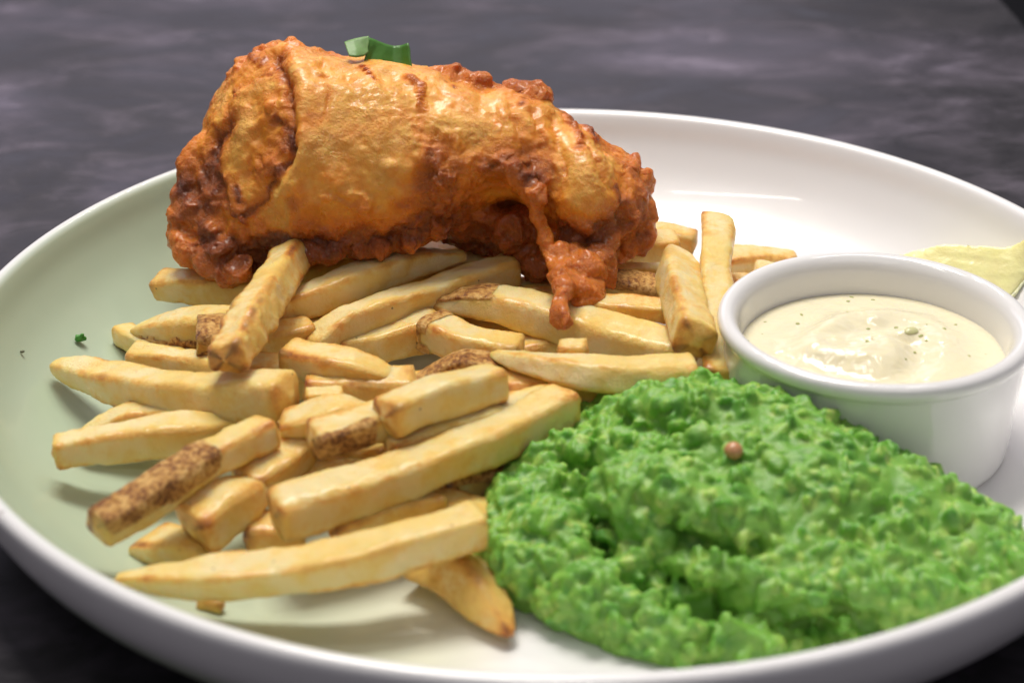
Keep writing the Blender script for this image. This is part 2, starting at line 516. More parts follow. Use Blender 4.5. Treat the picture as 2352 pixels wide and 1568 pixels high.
ms, nt, p = mat_new('creamy_sauce')
co = nd(nt, 'ShaderNodeTexCoord').outputs['Object']
c = mix_rgb(nt, noise_n(nt, co, 1.3, 3), (0.85, 0.77, 0.52), (0.80, 0.74, 0.56))
nt.links.new(c, p.inputs['Base Color']); p.inputs['Roughness'].default_value = 0.09; sss(p, 0.4, (1, 0.9, 0.5), 0.15)
nt.links.new(bump_n(nt, noise_n(nt, co, 1.6, 2, 0.5, 0.8), 0.5, 0.12), p.inputs['Normal'])
sauce = link('tartare_sauce', me, ms); sauce.location = (RX, RY, 0)
tag(sauce, 'creamy pale yellow tartare sauce with green herb flecks, swirled in the white ramekin', 'sauce')


def sauce_z(x, y):
    k = np.argmin((P[:, 0] - x) ** 2 + (P[:, 1] - y) ** 2); return P[k, 2]


M_HERB = plain('chopped_herb', (0.34, 0.36, 0.09), 0.4)
M_CAPER = plain('caper_green', (0.62, 0.60, 0.33), 0.15, (0.3, (0.6, 1, 0.3), 0.1))
iv, if_ = ico(2)
for k in range(30):
    a = rng.uniform(0, 2 * np.pi); q = RS * 0.95 * math.sqrt(rng.uniform(0, 1)); x, y = q * math.cos(a), q * math.sin(a)
    s = rng.uniform(0.02, 0.055) * (1.5 if k % 7 == 0 else 1)
    ax = rot_axes(0, 0, rng.uniform(0, 3), s * rng.uniform(1, 2.0), s, s * 0.4)
    o = link('herb_fleck', mesh_np('herb_fleck', iv @ ax.T + [x, y, sauce_z(x, y) - 0.004], if_), M_HERB, sauce)
o = link('caper', mesh_np('caper', iv @ rot_axes(0.3, 0, 0.4, 0.2, 0.14, 0.1).T + [0.98, 0.5, sauce_z(0.98, 0.5) - 0.065], if_), M_CAPER, sauce)

# ------------------------------------------------------------------ fries
FR = 'french fries heaped on the plate'


def fry(label, pts, w=1.0, t=None, ends=('cut', 'cut'), roll=0.0, tone=0.0, skin=None, seed=0, twist=0.2, res=1.0, batter=0.0, sq=3.6):
    """pts: (u, v, z) along the centre line; w, t: width and thickness; ends cut / tip / slant; skin=(a0, a1, s0, s1): a stretch of peel on one face"""
    w = w * 0.92; W = np.array([at(*q) for q in pts]); t = t * 0.90 if t else w * 0.9
    # smooth centre line
    Q = np.vstack([W[0] * 2 - W[1], W, W[-1] * 2 - W[-2]])
    C = []
    for i in range(1, len(Q) - 2):
        for x in np.linspace(0, 1, 24, endpoint=False):
            a, b, c, dd = Q[i - 1], Q[i], Q[i + 1], Q[i + 2]
            C.append(0.5 * ((2 * b) + (-a + c) * x + (2 * a - 5 * b + 4 * c - dd) * x * x + (-a + 3 * b - 3 * c + dd) * x ** 3))
    C.append(W[-1]); C = np.array(C)
    seg = np.r_[0, np.cumsum(np.linalg.norm(np.diff(C, axis=0), axis=1))]; L = seg[-1]
    nl = max(16, int(L / 0.075 * res)); na = 48
    # extra rings near the ends
    s = 0.5 - 0.5 * np.cos(np.linspace(0, np.pi, nl)); s = 0.35 * s + 0.65 * np.linspace(0, 1, nl)
    cc = np.stack([np.interp(s * L, seg, C[:, k]) for k in range(3)], -1)
    T = np.gradient(cc, axis=0); T /= np.linalg.norm(T, axis=1)[:, None]
    up = np.array([0, 0, 1.0]); Sd = np.cross(T, up); Sd /= np.linalg.norm(Sd, axis=1)[:, None] + 1e-9; Up = np.cross(Sd, T)
    rg = np.random.RandomState(seed * 13 + 7)
    tw = roll + twist * (s - 0.5) * rg.uniform(-1, 1) * 2
    d0 = s * L; d1 = (1 - s) * L
    sw_, st_ = np.ones(nl), np.ones(nl)
    shift = np.zeros(nl)
    for e, dd in ((ends[0], d0), (ends[1], d1)):
        if e == 'cut':
            f = np.clip(dd / (0.16 * w), 0, 1); k = (1 - (1 - f) ** 2.6) ** (1 / 2.6); k = 0.25 + 0.75 * k
            sw_ *= k; st_ *= k
        elif e == 'tip':
            f = np.clip(dd / min(2.6 * w, 0.55 * L), 0, 1); sw_ *= 0.30 + 0.70 * np.sin(f * np.pi / 2) ** 0.9; st_ *= 0.24 + 0.76 * np.sin(f * np.pi / 2)
            g = np.clip(dd / (0.1 * w), 0, 1); k = 0.2 + 0.8 * np.sqrt(1 - (1 - g) ** 2); sw_ *= k; st_ *= k
            shift -= (1 - f) ** 1.5 * 0.18 * w
        elif e == 'slant':
            f = np.clip(dd / (1.3 * w), 0, 1); st_ *= 0.34 + 0.66 * f ** 0.8; shift -= (1 - f) * 0.26 * w
            g = np.clip(dd / (0.14 * w), 0, 1); k = 0.25 + 0.75 * np.sqrt(1 - (1 - g) ** 2); sw_ *= k; st_ *= k
    ph = np.linspace(0, 2 * np.pi, na, endpoint=False)
    c_, s_ = np.cos(ph), np.sin(ph)
    e_ = 2 / sq
    qx = np.sign(c_) * np.abs(c_) ** e_; qy = np.sign(s_) * np.abs(s_) ** e_
    kx, ky = rg.uniform(-0.2, 0.2, 2); k3, k4 = rg.uniform(-0.12, 0.12, 2)                      # skewed section
    wv = w / 2 * (1 + 0.07 * np.sin(s * L * 1.1 + rg.uniform(0, 6))); tv = t / 2 * (1 + 0.08 * np.sin(s * L * 0.9 + rg.uniform(0, 6)))
    dent = 1 - 0.05 * (1 - np.abs(np.abs(c_) - np.abs(s_))) ** 0 * (np.cos(4 * ph) * 0.5 + 0.5)
    ax = ((qx * (1 + k3 * qy) + kx * qy) * dent)[None] * (wv * sw_)[:, None]; ay = ((qy * (1 + k4 * qx) + ky * qx * 0.5) * dent)[None] * (tv * st_)[:, None]
    ct, sn = np.cos(tw)[:, None], np.sin(tw)[:, None]
    bx, by = ax * ct - ay * sn, ax * sn + ay * ct
    V = cc[:, None] + Sd[:, None] * bx[..., None] + Up[:, None] * (by + shift[:, None])[..., None]
    Nn = V - (cc + Up * shift[:, None])[:, None]; Nn /= np.linalg.norm(Nn, axis=2)[..., None] + 1e-9
    V = V.reshape(-1, 3); Nn = Nn.reshape(-1, 3)
    off = seed * 3.7
    disp = 0.10 * fbm(V + off, 0.9, seed, 2) + 0.040 * fbm(V + off, 4.5, seed + 5, 4, 0.65)
    corner = (np.clip(np.abs(c_ * s_) * 2, 0, 1) ** 3)[None] * np.ones((nl, 1)); corner = corner * (0.75 + 0.6 * vnoise(V, 1.1, seed + 9).reshape(nl, na))
    endm = np.exp(-(np.minimum(d0, d1) / (0.22 * w)) ** 2)[:, None] * np.ones((1, na))
    if batter:
        wd, _ = worley(V + off, 4.0, seed); disp += batter * (0.10 * (0.6 - wd) + 0.1 * fbm(V, 2.5, 9, 3)) * np.exp(-(d0 / (0.5 * L)) ** 2).repeat(na)
    V2 = V + Nn * disp[:, None]
    i = np.arange(nl - 1)[:, None] * na; j = np.arange(na)[None]; j2 = (j + 1) % na
    F = np.stack([i + j, i + j2, i + na + j2, i + na + j], -1).reshape(-1, 4)
    # end caps: a shrinking ring and a centre fan made of quads
    Vall = [V2]; Fall = [F]; n0 = nl * na; cr = [np.clip(0.55 * corner + 0.42 * endm, 0, 1).ravel()]
    for (base, cen, tdir) in ((0, V2[:na].mean(0), -T[0]), ((nl - 1) * na, V2[-na:].mean(0), T[-1])):
        prev = np.arange(base, base + na); R0 = V2[base:base + na]
        for kk, q in enumerate((0.72, 0.4, 0.02)):
            ring = cen + (R0 - cen) * q + tdir * (0.015 + 0.03 * (1 - q)) * w
            ring = ring + (0.03 * fbm(ring + off, 3.0, seed + 2, 2))[:, None] * tdir
            Vall.append(ring); cur = n0 + np.arange(na); n0 += na
            cr.append(np.full(na, (0.34, 0.22, 0.18)[kk]))
            f = np.stack([prev, cur, np.roll(cur, -1), np.roll(prev, -1)], -1)
            Fall.append(f if base == 0 else f[:, ::-1]); prev = cur
    Vf = np.concatenate(Vall); base_pt = (W[0] + W[-1]) / 2
    me = mesh_np('french_fry', Vf - base_pt, np.concatenate(Fall)[:, ::-1])
    attr(me, 'crust', np.concatenate(cr)); attr(me, 'tone', np.full(len(Vf), tone + rg.uniform(-0.12, 0.14)))
    if batter: me.materials.append(M_FRY)
    o = link('french_fry', me, None if batter else M_FRY); o.location = base_pt
    tag(o, label, 'french fry', FR)
    for sk in (skin or []):
        a0, a1, s0, s1 = sk                                   # angles in turns around the section, s along the length
        phc = ph / (2 * np.pi)
        span = (a1 - a0)
        rel = ((phc - a0) % 1.0) / span
        PH, SS = np.meshgrid(rel, s)
        P3 = V2.reshape(nl, na, 3)
        wob = 0.10 * fbm(P3.reshape(-1, 3), 1.6, seed + 3, 3).reshape(nl, na)
        mask = (PH > 0 + wob) & (PH < 1 + wob) & (SS > s0 + wob * 0.5) & (SS < s1 + wob * 0.5)
        fm = mask[:-1] & mask[1:]; fm = fm & np.roll(mask, -1, 1)[:-1] & np.roll(mask, -1, 1)[1:]
        Fs = F.reshape(nl - 1, na, 4)[fm]
        if not len(Fs): continue
        used, invx = np.unique(Fs, return_inverse=True)
        # thickness grows from the border of the patch inward
        edge = np.zeros((nl, na)); edge[mask] = 1
        sm = edge.copy()
        for _ in range(5):
            sm = (sm + np.roll(sm, 1, 1) + np.roll(sm, -1, 1) + np.vstack([sm[:1], sm[:-1]]) + np.vstack([sm[1:], sm[-1:]])) / 5
        lift = 0.004 + 0.05 * np.clip((sm - 0.5) * 2, 0, 1)
        lift = lift.ravel() + 0.03 * fbm(V2, 5.0, seed + 8, 2) * edge.ravel() * np.clip((sm.ravel() - 0.6) * 2.5, 0, 1)
        low = -0.02 * (sm.ravel() < 0.62)
        Vs = (V2 + Nn * (lift + low)[:, None])[used] - base_pt
        mk = mesh_np('skin', Vs, invx.reshape(-1, 4)[:, ::-1])
        attr(mk, 'fade', np.clip((sm.ravel()[used] - 0.45) * 1.9, 0, 1))
        link('skin', mk, M_SKIN, o)
    return o


fries = [
    # label, points, keywords   (front of the heap first)
    ('long pale fry nearest the camera, its browned tip over the near left rim', [(262, 1312, 1.75), (520, 1330, 1.65), (820, 1290, 1.85), (1110, 1208, 2.05)], dict(w=1.18, t=1.1, ends=('tip', 'cut'), roll=0.1, seed=1, tone=-0.1)),
    ('golden-brown fry pointing at the camera beside the peas, under the nearest long fry', [(960, 1280, 0.9), (1080, 1340, 0.88), (1172, 1440, 0.85)], dict(w=1.15, t=1.0, ends=('cut', 'tip'), roll=0.5, seed=2, tone=0.42)),
    ('long straight fry running up to the top left corner of the green peas', [(628, 1190, 2.0), (860, 1118, 2.15), (1090, 1030, 2.3), (1308, 932, 2.35)], dict(w=1.12, t=1.12, ends=('cut', 'cut'), roll=0.12, seed=3)),
    ('fry with speckled brown peel along its top, jutting out toward the lower left rim', [(218, 1212, 2.2), (360, 1130, 2.35), (490, 1050, 2.5), (620, 985, 2.55)], dict(w=0.86, t=0.8, ends=('cut', 'cut'), roll=-0.15, seed=4, skin=[(-0.03, 0.37, 0.0, 0.66)], tone=0.02)),
    ('pale curved fry with a square left end, lying just above the peel-topped fry', [(122, 1040, 1.7), (300, 1010, 1.85), (450, 985, 2.0), (575, 945, 2.1)], dict(w=1.05, t=0.95, ends=('cut', 'tip'), roll=0.0, seed=5, tone=-0.05)),
    ('slim fry showing only its yellow upper edge behind the square-ended curved fry', [(175, 995, 1.4), (290, 965, 1.5), (430, 960, 1.6)], dict(w=0.85, t=0.8, ends=('tip', 'cut'), seed=6)),
    ('fat crescent fry reaching furthest left on the green glaze', [(122, 822, 1.7), (260, 876, 1.75), (440, 908, 2.2), (668, 912, 2.6)], dict(w=1.22, t=1.1, ends=('tip', 'cut'), roll=0.1, seed=7, tone=-0.02)),
    ('fry with a dark brown peeled tip, under the left end of the fish', [(300, 745, 1.5), (400, 752, 1.7), (560, 748, 2.0)], dict(w=1.05, t=0.9, ends=('tip', 'cut'), seed=8, skin=[(0.68, 1.0, 0.0, 0.7)], tone=0.05)),
    ('short pale fry end showing left of the brown-tipped fry', [(280, 765, 1.0), (350, 800, 1.1), (430, 840, 1.2)], dict(w=0.8, t=0.8, seed=9)),
    ('yellow fry lying just above the fat crescent fry', [(300, 822, 1.5), (400, 835, 1.6), (540, 868, 1.8)], dict(w=0.8, t=0.8, ends=('cut', 'cut'), seed=10, tone=-0.05)),
    ('blunt pale fry sticking out left beneath the fish, highest on the left', [(360, 655, 1.7), (450, 660, 1.9), (600, 672, 2.0)], dict(w=1.0, t=0.85, ends=('cut', 'cut'), roll=-0.1, seed=11, tone=0.05)),
    ('battered steep fry leaning down from under the fish, with a crusty lower end', [(515, 828, 3.5), (560, 750, 3.5), (620, 665, 3.4), (668, 590, 3.2)], dict(w=1.0, t=0.95, ends=('cut', 'cut'), seed=12, tone=0.22, batter=1.0, roll=0.3)),
    ('short brown-skinned fry end standing behind the battered steep fry', [(483, 715, 2.4), (490, 800, 2.3)], dict(w=0.75, t=0.7, ends=('slant', 'cut'), seed=13, tone=0.5, skin=[(0.0, 1.0, 0.0, 1.0)])),
    ('topmost long fry in the shade of the fish, with a dark pointed right tip', [(610, 725, 2.3), (780, 662, 2.6), (940, 600, 2.75), (1070, 572, 2.8)], dict(w=1.05, t=0.95, ends=('cut', 'tip'), seed=14, tone=0.06)),
    ('long fry lying just below the topmost shaded fry, cut square at its right end', [(700, 775, 2.2), (860, 720, 2.3), (1030, 668, 2.35), (1180, 620, 2.4)], dict(w=1.02, t=0.95, ends=('slant', 'cut'), seed=15)),
    ('big glossy curved fry arching right beneath the hanging drip of batter', [(988, 682, 2.4), (1110, 690, 2.45), (1280, 735, 2.3), (1450, 785, 2.3), (1600, 815, 2.2)], dict(w=1.25, t=1.05, ends=('tip', 'cut'), seed=16, roll=0.1, tone=-0.08, skin=[(0.08, 0.45, 0.0, 0.24)])),
    ('short fry with brown peel on its left end, under the big glossy curved fry', [(985, 755, 2.1), (1070, 790, 2.1), (1200, 815, 2.0)], dict(w=1.15, t=1.0, seed=17, skin=[(0.0, 1.0, 0.0, 0.2)], tone=0.12)),
    ('shaded fry showing between two others in the middle of the heap', [(770, 805, 1.7), (870, 785, 1.75), (1010, 750, 1.8)], dict(w=1.0, t=0.9, seed=18, tone=0.08)),
    ('fry with a browned left end, lying across the dark middle of the heap', [(655, 815, 2.4), (780, 842, 2.4), (935, 868, 2.3)], dict(w=1.08, t=0.95, ends=('cut', 'tip'), seed=19, tone=0.14)),
    ('brown peel-covered fry arching behind the short wide fry in the middle', [(935, 885, 2.1), (1050, 845, 2.35), (1130, 850, 2.35), (1200, 885, 2.1)], dict(w=0.8, t=0.75, ends=('tip', 'cut'), seed=20, tone=0.4, skin=[(-0.12, 0.5, 0.0, 1.0)])),
    ('oily yellow wedge-shaped fry just above the peas', [(1128, 795, 2.9), (1250, 835, 2.9), (1420, 862, 2.8), (1600, 862, 2.7)], dict(w=1.15, t=0.85, ends=('tip', 'cut'), seed=21, tone=-0.12, roll=0.25)),
    ('short wide pale fry with a broad left end, in the middle of the heap', [(880, 962, 3.1), (1000, 915, 3.1), (1148, 880, 3.0)], dict(w=1.25, t=0.95, ends=('cut', 'cut'), seed=22, roll=0.2, tone=-0.1)),
    ('thin bright fry lying along the upper side of the long straight fry', [(890, 1040, 2.3), (1080, 975, 2.4), (1290, 912, 2.4)], dict(w=0.9, t=0.8, seed=23, tone=0.0)),
    ('small yellow fry tapering right behind the fry with a peel patch', [(640, 945, 2.7), (740, 945, 2.7), (875, 930, 2.6)], dict(w=1.05, t=0.85, ends=('slant', 'tip'), seed=24, tone=0.0)),
    ('fry with a blocky speckled peel patch at its near end', [(712, 1012, 2.75), (800, 990, 2.75), (910, 955, 2.7)], dict(w=1.0, t=0.95, seed=25, tone=0.05, roll=0.0, skin=[(-0.25, 0.22, 0.0, 0.62)])),
    ('sliver of a fry poking up left of centre behind the small yellow fry', [(700, 915, 2.4), (790, 908, 2.4)], dict(w=0.5, t=0.5, seed=26, tone=0.15)),
    ('chunky golden triangular fry end below the peel-topped fry', [(440, 1220, 1.5), (520, 1160, 1.7), (608, 1085, 1.9)], dict(w=1.35, t=1.05, ends=('cut', 'tip'), seed=27, tone=0.18)),
    ('orange-tinged fry whose end shows right of the peel-topped fry', [(560, 1120, 1.7), (630, 1075, 1.8), (690, 1025, 1.85)], dict(w=1.1, t=1.0, seed=28, tone=0.14)),
    ('pale fry stub on the plate floor, left of the chunky triangular end', [(330, 1215, 0.9), (390, 1245, 0.9), (480, 1275, 0.85)], dict(w=1.1, t=0.9, ends=('slant', 'cut'), seed=29, tone=0.05)),
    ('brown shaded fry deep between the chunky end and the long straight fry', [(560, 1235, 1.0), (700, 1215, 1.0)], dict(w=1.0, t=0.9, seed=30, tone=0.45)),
    ('fry lying in the gap between the two longest fries', [(760, 1225, 1.3), (900, 1185, 1.4), (1020, 1160, 1.4)], dict(w=0.95, t=0.85, seed=31, tone=0.15)),
    ('fry half hidden beside the left edge of the peas', [(880, 1130, 1.3), (1000, 1160, 1.3), (1140, 1200, 1.2)], dict(w=1.0, t=0.9, seed=32, tone=0.3)),
    ('dark peel-covered fry wedged against the left edge of the peas', [(1020, 1115, 1.4), (1160, 1085, 1.4)], dict(w=0.95, t=0.9, seed=33, tone=0.5, skin=[(0.0, 1.0, 0.0, 1.0)])),
    ('leaning fry with a pointed top and thick brown lower end, left of the ramekin', [(1554, 556, 2.6), (1562, 640, 2.85), (1580, 720, 3.05), (1600, 785, 3.1)], dict(w=1.15, t=1.05, ends=('tip', 'cut'), seed=34, roll=0.3, tone=0.05)),
    ('tallest upright fry, touching the left side of the ramekin', [(1646, 512, 3.1), (1644, 640, 2.9), (1650, 760, 2.6), (1662, 885, 2.2)], dict(w=0.98, t=0.9, ends=('cut', 'cut'), seed=35, roll=0.2, tone=0.08)),
    ('bright fry behind the pointed leaning fry, beneath the right end of the fish', [(1400, 600, 2.2), (1480, 575, 2.3), (1560, 560, 2.4)], dict(w=0.95, t=0.9, seed=36, tone=0.0)),
    ('thin yellow fry below the right end of the fish', [(1380, 622, 2.2), (1530, 632, 2.2)], dict(w=0.6, t=0.55, seed=37, tone=-0.1)),
    ('brown-skinned fry just above the light brown crusty fry near the drip', [(1370, 655, 2.4), (1530, 672, 2.4)], dict(w=0.9, t=0.8, seed=38, tone=0.4, skin=[(0.0, 0.4, 0, 1)])),
    ('light brown crusty fry on the big glossy curved fry, beside the pointed leaning one', [(1360, 700, 2.6), (1540, 716, 2.6)], dict(w=0.75, t=0.65, seed=39, tone=0.38)),
    ('orange-edged fry lying behind the ramekin on its left', [(1660, 605, 1.3), (1750, 603, 1.2), (1830, 610, 1.1)], dict(w=0.85, t=0.8, seed=40, tone=0.18)),
    ('pale translucent stub peeping over the ramekin rim at its left', [(1730, 632, 1.6), (1790, 640, 1.5)], dict(w=0.75, t=0.7, seed=41, tone=-0.35)),
    ('small fry end low between the tallest fry and the ramekin', [(1680, 660, 1.5), (1730, 655, 1.5)], dict(w=0.7, t=0.6, seed=42, tone=0.2)),
    ('brown-edged fry furthest back, right of the fish', [(1480, 540, 1.9), (1600, 560, 1.8)], dict(w=0.8, t=0.7, seed=43, tone=0.3)),
    ('tiny brown fry tip under the left of the fat crescent fry', [(265, 940, 1.1), (380, 955, 1.2)], dict(w=0.55, t=0.5, seed=44, tone=0.5)),
    ('brown fry end poking out beneath the nearest long fry', [(455, 1378, 0.7), (514, 1390, 0.68)], dict(w=0.32, t=0.3, seed=45, tone=0.55)),
    ('small round fry end between the glossy curved fry and the oily wedge', [(1280, 805, 2.9), (1350, 808, 2.9)], dict(w=0.55, t=0.5, seed=46, tone=0.1)),
    ('bright fry glimpsed behind the dark-tipped shaded fry under the fish', [(1000, 548, 1.9), (1180, 580, 1.9)], dict(w=1.0, t=0.8, seed=47, tone=0.0)),
    # lower layers seen only through the gaps, tone raised to paint in shade
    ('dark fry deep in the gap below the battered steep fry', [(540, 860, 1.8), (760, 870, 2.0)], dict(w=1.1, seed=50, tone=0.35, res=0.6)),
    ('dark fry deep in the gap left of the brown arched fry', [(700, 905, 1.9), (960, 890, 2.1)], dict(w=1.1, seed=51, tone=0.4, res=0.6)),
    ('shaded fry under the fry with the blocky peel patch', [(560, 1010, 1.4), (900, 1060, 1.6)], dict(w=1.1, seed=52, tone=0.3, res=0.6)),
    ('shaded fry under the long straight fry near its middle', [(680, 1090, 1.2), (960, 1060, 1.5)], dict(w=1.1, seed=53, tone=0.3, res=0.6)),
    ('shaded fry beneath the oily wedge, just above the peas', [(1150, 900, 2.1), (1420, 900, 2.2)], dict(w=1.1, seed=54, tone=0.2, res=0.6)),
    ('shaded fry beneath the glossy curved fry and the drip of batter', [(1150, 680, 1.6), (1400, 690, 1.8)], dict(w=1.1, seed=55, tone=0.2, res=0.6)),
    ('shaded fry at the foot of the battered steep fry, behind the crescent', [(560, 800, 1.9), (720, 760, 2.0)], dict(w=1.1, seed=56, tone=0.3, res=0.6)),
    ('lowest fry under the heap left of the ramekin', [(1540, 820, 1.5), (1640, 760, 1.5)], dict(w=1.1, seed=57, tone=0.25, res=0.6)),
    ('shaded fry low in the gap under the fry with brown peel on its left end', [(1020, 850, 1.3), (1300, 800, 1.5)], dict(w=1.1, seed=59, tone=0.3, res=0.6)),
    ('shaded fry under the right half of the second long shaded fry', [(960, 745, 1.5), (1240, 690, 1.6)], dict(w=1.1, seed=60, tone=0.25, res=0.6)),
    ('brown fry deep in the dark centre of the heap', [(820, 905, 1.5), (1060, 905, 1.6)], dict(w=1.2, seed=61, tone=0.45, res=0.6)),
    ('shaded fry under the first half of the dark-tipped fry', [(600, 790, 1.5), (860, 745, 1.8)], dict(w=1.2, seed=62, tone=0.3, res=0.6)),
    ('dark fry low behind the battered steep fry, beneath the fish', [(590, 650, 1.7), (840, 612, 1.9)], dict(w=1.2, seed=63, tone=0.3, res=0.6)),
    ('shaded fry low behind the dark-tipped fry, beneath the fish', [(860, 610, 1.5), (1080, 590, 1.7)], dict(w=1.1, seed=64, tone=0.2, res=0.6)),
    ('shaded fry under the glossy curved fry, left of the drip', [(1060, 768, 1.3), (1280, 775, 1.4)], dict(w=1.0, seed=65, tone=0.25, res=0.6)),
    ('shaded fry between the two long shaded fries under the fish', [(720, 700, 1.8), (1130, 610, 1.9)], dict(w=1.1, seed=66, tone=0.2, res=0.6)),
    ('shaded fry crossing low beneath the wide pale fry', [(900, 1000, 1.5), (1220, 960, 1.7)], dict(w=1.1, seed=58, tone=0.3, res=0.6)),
]
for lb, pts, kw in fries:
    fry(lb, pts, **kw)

# ------------------------------------------------------------------ battered fish
D0 = (at(800, 590, 3.7) - CAM) @ _f                      # depth of the fillet's near lower edge
PX = FOC * K / D0                                        # picture units per cm there
CF = np.stack([_r, _u, _f], 1)                           # camera-aligned axes as columns


def FB(u, v, doff, a, b=None, c=None, rot=0.0, sub=2):
    b = a if b is None else b; c = a if c is None else c
    M = np.array([[math.cos(rot), -math.sin(rot), 0], [math.sin(rot), math.cos(rot), 0], [0, 0, 1]])
    return (atd(u, v, D0 + doff), CF @ M @ np.diag([a, b, c]), 0, sub)


blobs, vals = [], []


def add(b, val): blobs.append(b); vals.append(val)


st = [  # u, top, bottom, front depth, back depth, brown
    (408, 425, 596, 2.5, 4.4, 0.6), (432, 355, 618, 2.2, 4.8, 0.5), (462, 300, 636, 1.95, 5.0, 0.42), (500, 205, 652, 1.65, 5.3, 0.3), (550, 136, 655, 1.3, 5.4, 0.22), (600, 108, 632, 0.98, 5.4, 0.2),
    (650, 100, 612, 0.5, 5.3, 0.25), (680, 104, 600, 0.12, 5.3, 0.25), (700, 112, 594, 0.0, 5.2, 0.18), (760, 124, 592, 0.0, 5.1, 0.15), (830, 132, 588, 0.05, 5.0, 0.15), (900, 140, 575, 0.1, 4.9, 0.15),
    (970, 153, 552, 0.15, 4.8, 0.18), (1040, 170, 515, 0.25, 4.7, 0.18), (1110, 190, 475, 0.4, 4.6, 0.2), (1180, 208, 455, 0.5, 4.5, 0.2), (1250, 236, 500, 0.5, 4.4, 0.2),
    (1310, 276, 530, 0.4, 4.2, 0.15), (1365, 306, 550, 0.45, 4.0, 0.18), (1420, 342, 578, 0.7, 3.9, 0.35), (1460, 368, 580, 1.05, 3.7, 0.55), (1488, 408, 565, 1.45, 3.5, 0.6)]
st = np.array(st, float)
su = np.linspace(st[0, 0] - 14, st[-1, 0] + 14, 110); tab = np.stack([np.interp(su, st[:, 0], st[:, k]) for k in range(6)], 1); tab[:, 0] = su
for k in range(1, 6):                                      # soften the kinks between stations
    for _ in range(4): tab[1:-1, k] = (tab[:-2, k] + 2 * tab[1:-1, k] + tab[2:, k]) / 4
endk = np.minimum((su - su[0]) / 55, (su[-1] - su) / 45).clip(0, 1); endk = np.sqrt(1 - (1 - endk) ** 2).clip(0.08, 1)
ph = np.linspace(0, 2 * np.pi, 96, endpoint=False)
BV = []
for q, ek in zip(tab, endk):
    u, vt, vb, f, b, br = q
    sx = np.sign(np.cos(ph)) * np.abs(np.cos(ph)) ** 0.85; sy = np.sign(np.sin(ph)) * np.abs(np.sin(ph)) ** 0.9
    for x, y in zip(sx, sy):
        BV.append(atd(u, (vt + vb) / 2 + y * ek * (vb - vt) / 2, D0 + (f + b) / 2 - x * ek * (b - f) / 2))
n = len(su); i_ = np.arange(n - 1)[:, None] * 96; j_ = np.arange(96)[None]; j2_ = (j_ + 1) % 96
BF = np.stack([i_ + j_, i_ + j2_, i_ + 96 + j2_, i_ + 96 + j_], -1).reshape(-1, 4)
BF = np.vstack([BF[:, [0, 1, 2]], BF[:, [0, 2, 3]]])
capA = len(BV); BV.append(np.mean(BV[:96], 0)); BV.append(np.mean(BV[-97:-1], 0)); jj = np.arange(96)
BF = np.vstack([BF, np.stack([(jj + 1) % 96, jj, np.full(96, capA)], 1), np.stack([(n - 1) * 96 + jj, (n - 1) * 96 + (jj + 1) % 96, np.full(96, capA + 1)], 1)])
fish_core = (np.array(BV), BF)
# colour carriers on the core
core_blobs, core_vals = [], []
for q in tab[::5]:
    u, vt, vb, f, b, br = q
    core_blobs.append(FB(u, (vt + vb) / 2, (f + b) / 2, 0.7, (vb - vt) / 2 / PX, (b - f) / 2)); core_vals.append(br)


def chain(pts, val, n=4):
    for (p0, p1) in zip(pts[:-1], pts[1:]):
        for t in np.linspace(0, 1, n, endpoint=False):
            q = [p0[i] * (1 - t) + p1[i] * t for i in range(4)]
            add(FB(q[0] + rng.normal(0, 2), q[1] + rng.normal(0, 2), q[2], q[3] * rng.uniform(0.85, 1.15)), val)
    q = pts[-1]; add(FB(q[0], q[1], q[2], q[3]), val)


# lumps down the left end
for (u, v, d_, q, br) in ((456, 345, 2.7, .42, .35), (440, 382, 2.7, .45, .45), (432, 440, 2.7, .45, .5), (426, 490, 2.6, .5, .55), (424, 545, 2.6, .5, .5), (440, 580, 2.4, .5, .45), (480, 604, 2.1, .45, .5), (525, 618, 1.9, .42, .55), (560, 622, 1.6, .36, .5), (456, 470, 2.25, .4, .5), (480, 530, 2.0, .4, .55), (510, 570, 1.75, .4, .5)):
    add(FB(u, v, d_, q, q * rng.uniform(.8, 1.3), q, rng.uniform(-1, 1)), br)
# crumbs along the top outline
for (u, v, q) in ((530, 168, .13), (556, 140, .15), (590, 118, .14), (628, 106, .17), (668, 101, .2), (682, 104, .12), (735, 122, .2), (762, 128, .15), (545, 152, .12), (605, 110, .13)):
    add(FB(u, v + 3, 2.9 + rng.uniform(-.5, .5), q, q, q * 1.5), 0.42)
for (u, v, q, br) in ((1020, 172, .2, .6), (1042, 168, .26, .75), (1062, 178, .28, .8), (1085, 184, .3, .8), (1108, 188, .28, .75), (1120, 205, .25, .7), (1178, 203, .24, .8), (1200, 208, .3, .75), (1222, 208, .3, .7), (1240, 222, .28, .7), (1215, 225, .3, .6), (1300, 275, .2, .85), (1312, 290, .2, .8), (1352, 306, .18, .85), (1365, 318, .18, .8)):
    add(FB(u, v, 2.0 + rng.uniform(-.3, .3), q, q * .95, q * 1.3), br)
# crusty dark patch in the middle
for (u, v, q) in ((1018, 345, .15), (1008, 372, .28), (1030, 385, .26), (992, 402, .28), (1015, 415, .32), (1040, 412, .22), (968, 430, .2), (990, 436, .22), (1050, 440, .18), (1030, 448, .18)):
    add(FB(u, v, 0.5 + rng.uniform(-.1, .05), q * .8), 0.74)
chain([(780, 440, 0.35, 0.16), (820, 452, 0.4, 0.2), (850, 470, 0.5, 0.16)], 0.3, 3)
chain([(740, 455, 0.45, 0.14), (790, 470, 0.5, 0.2), (840, 482, 0.6, 0.14)], 0.3, 3)
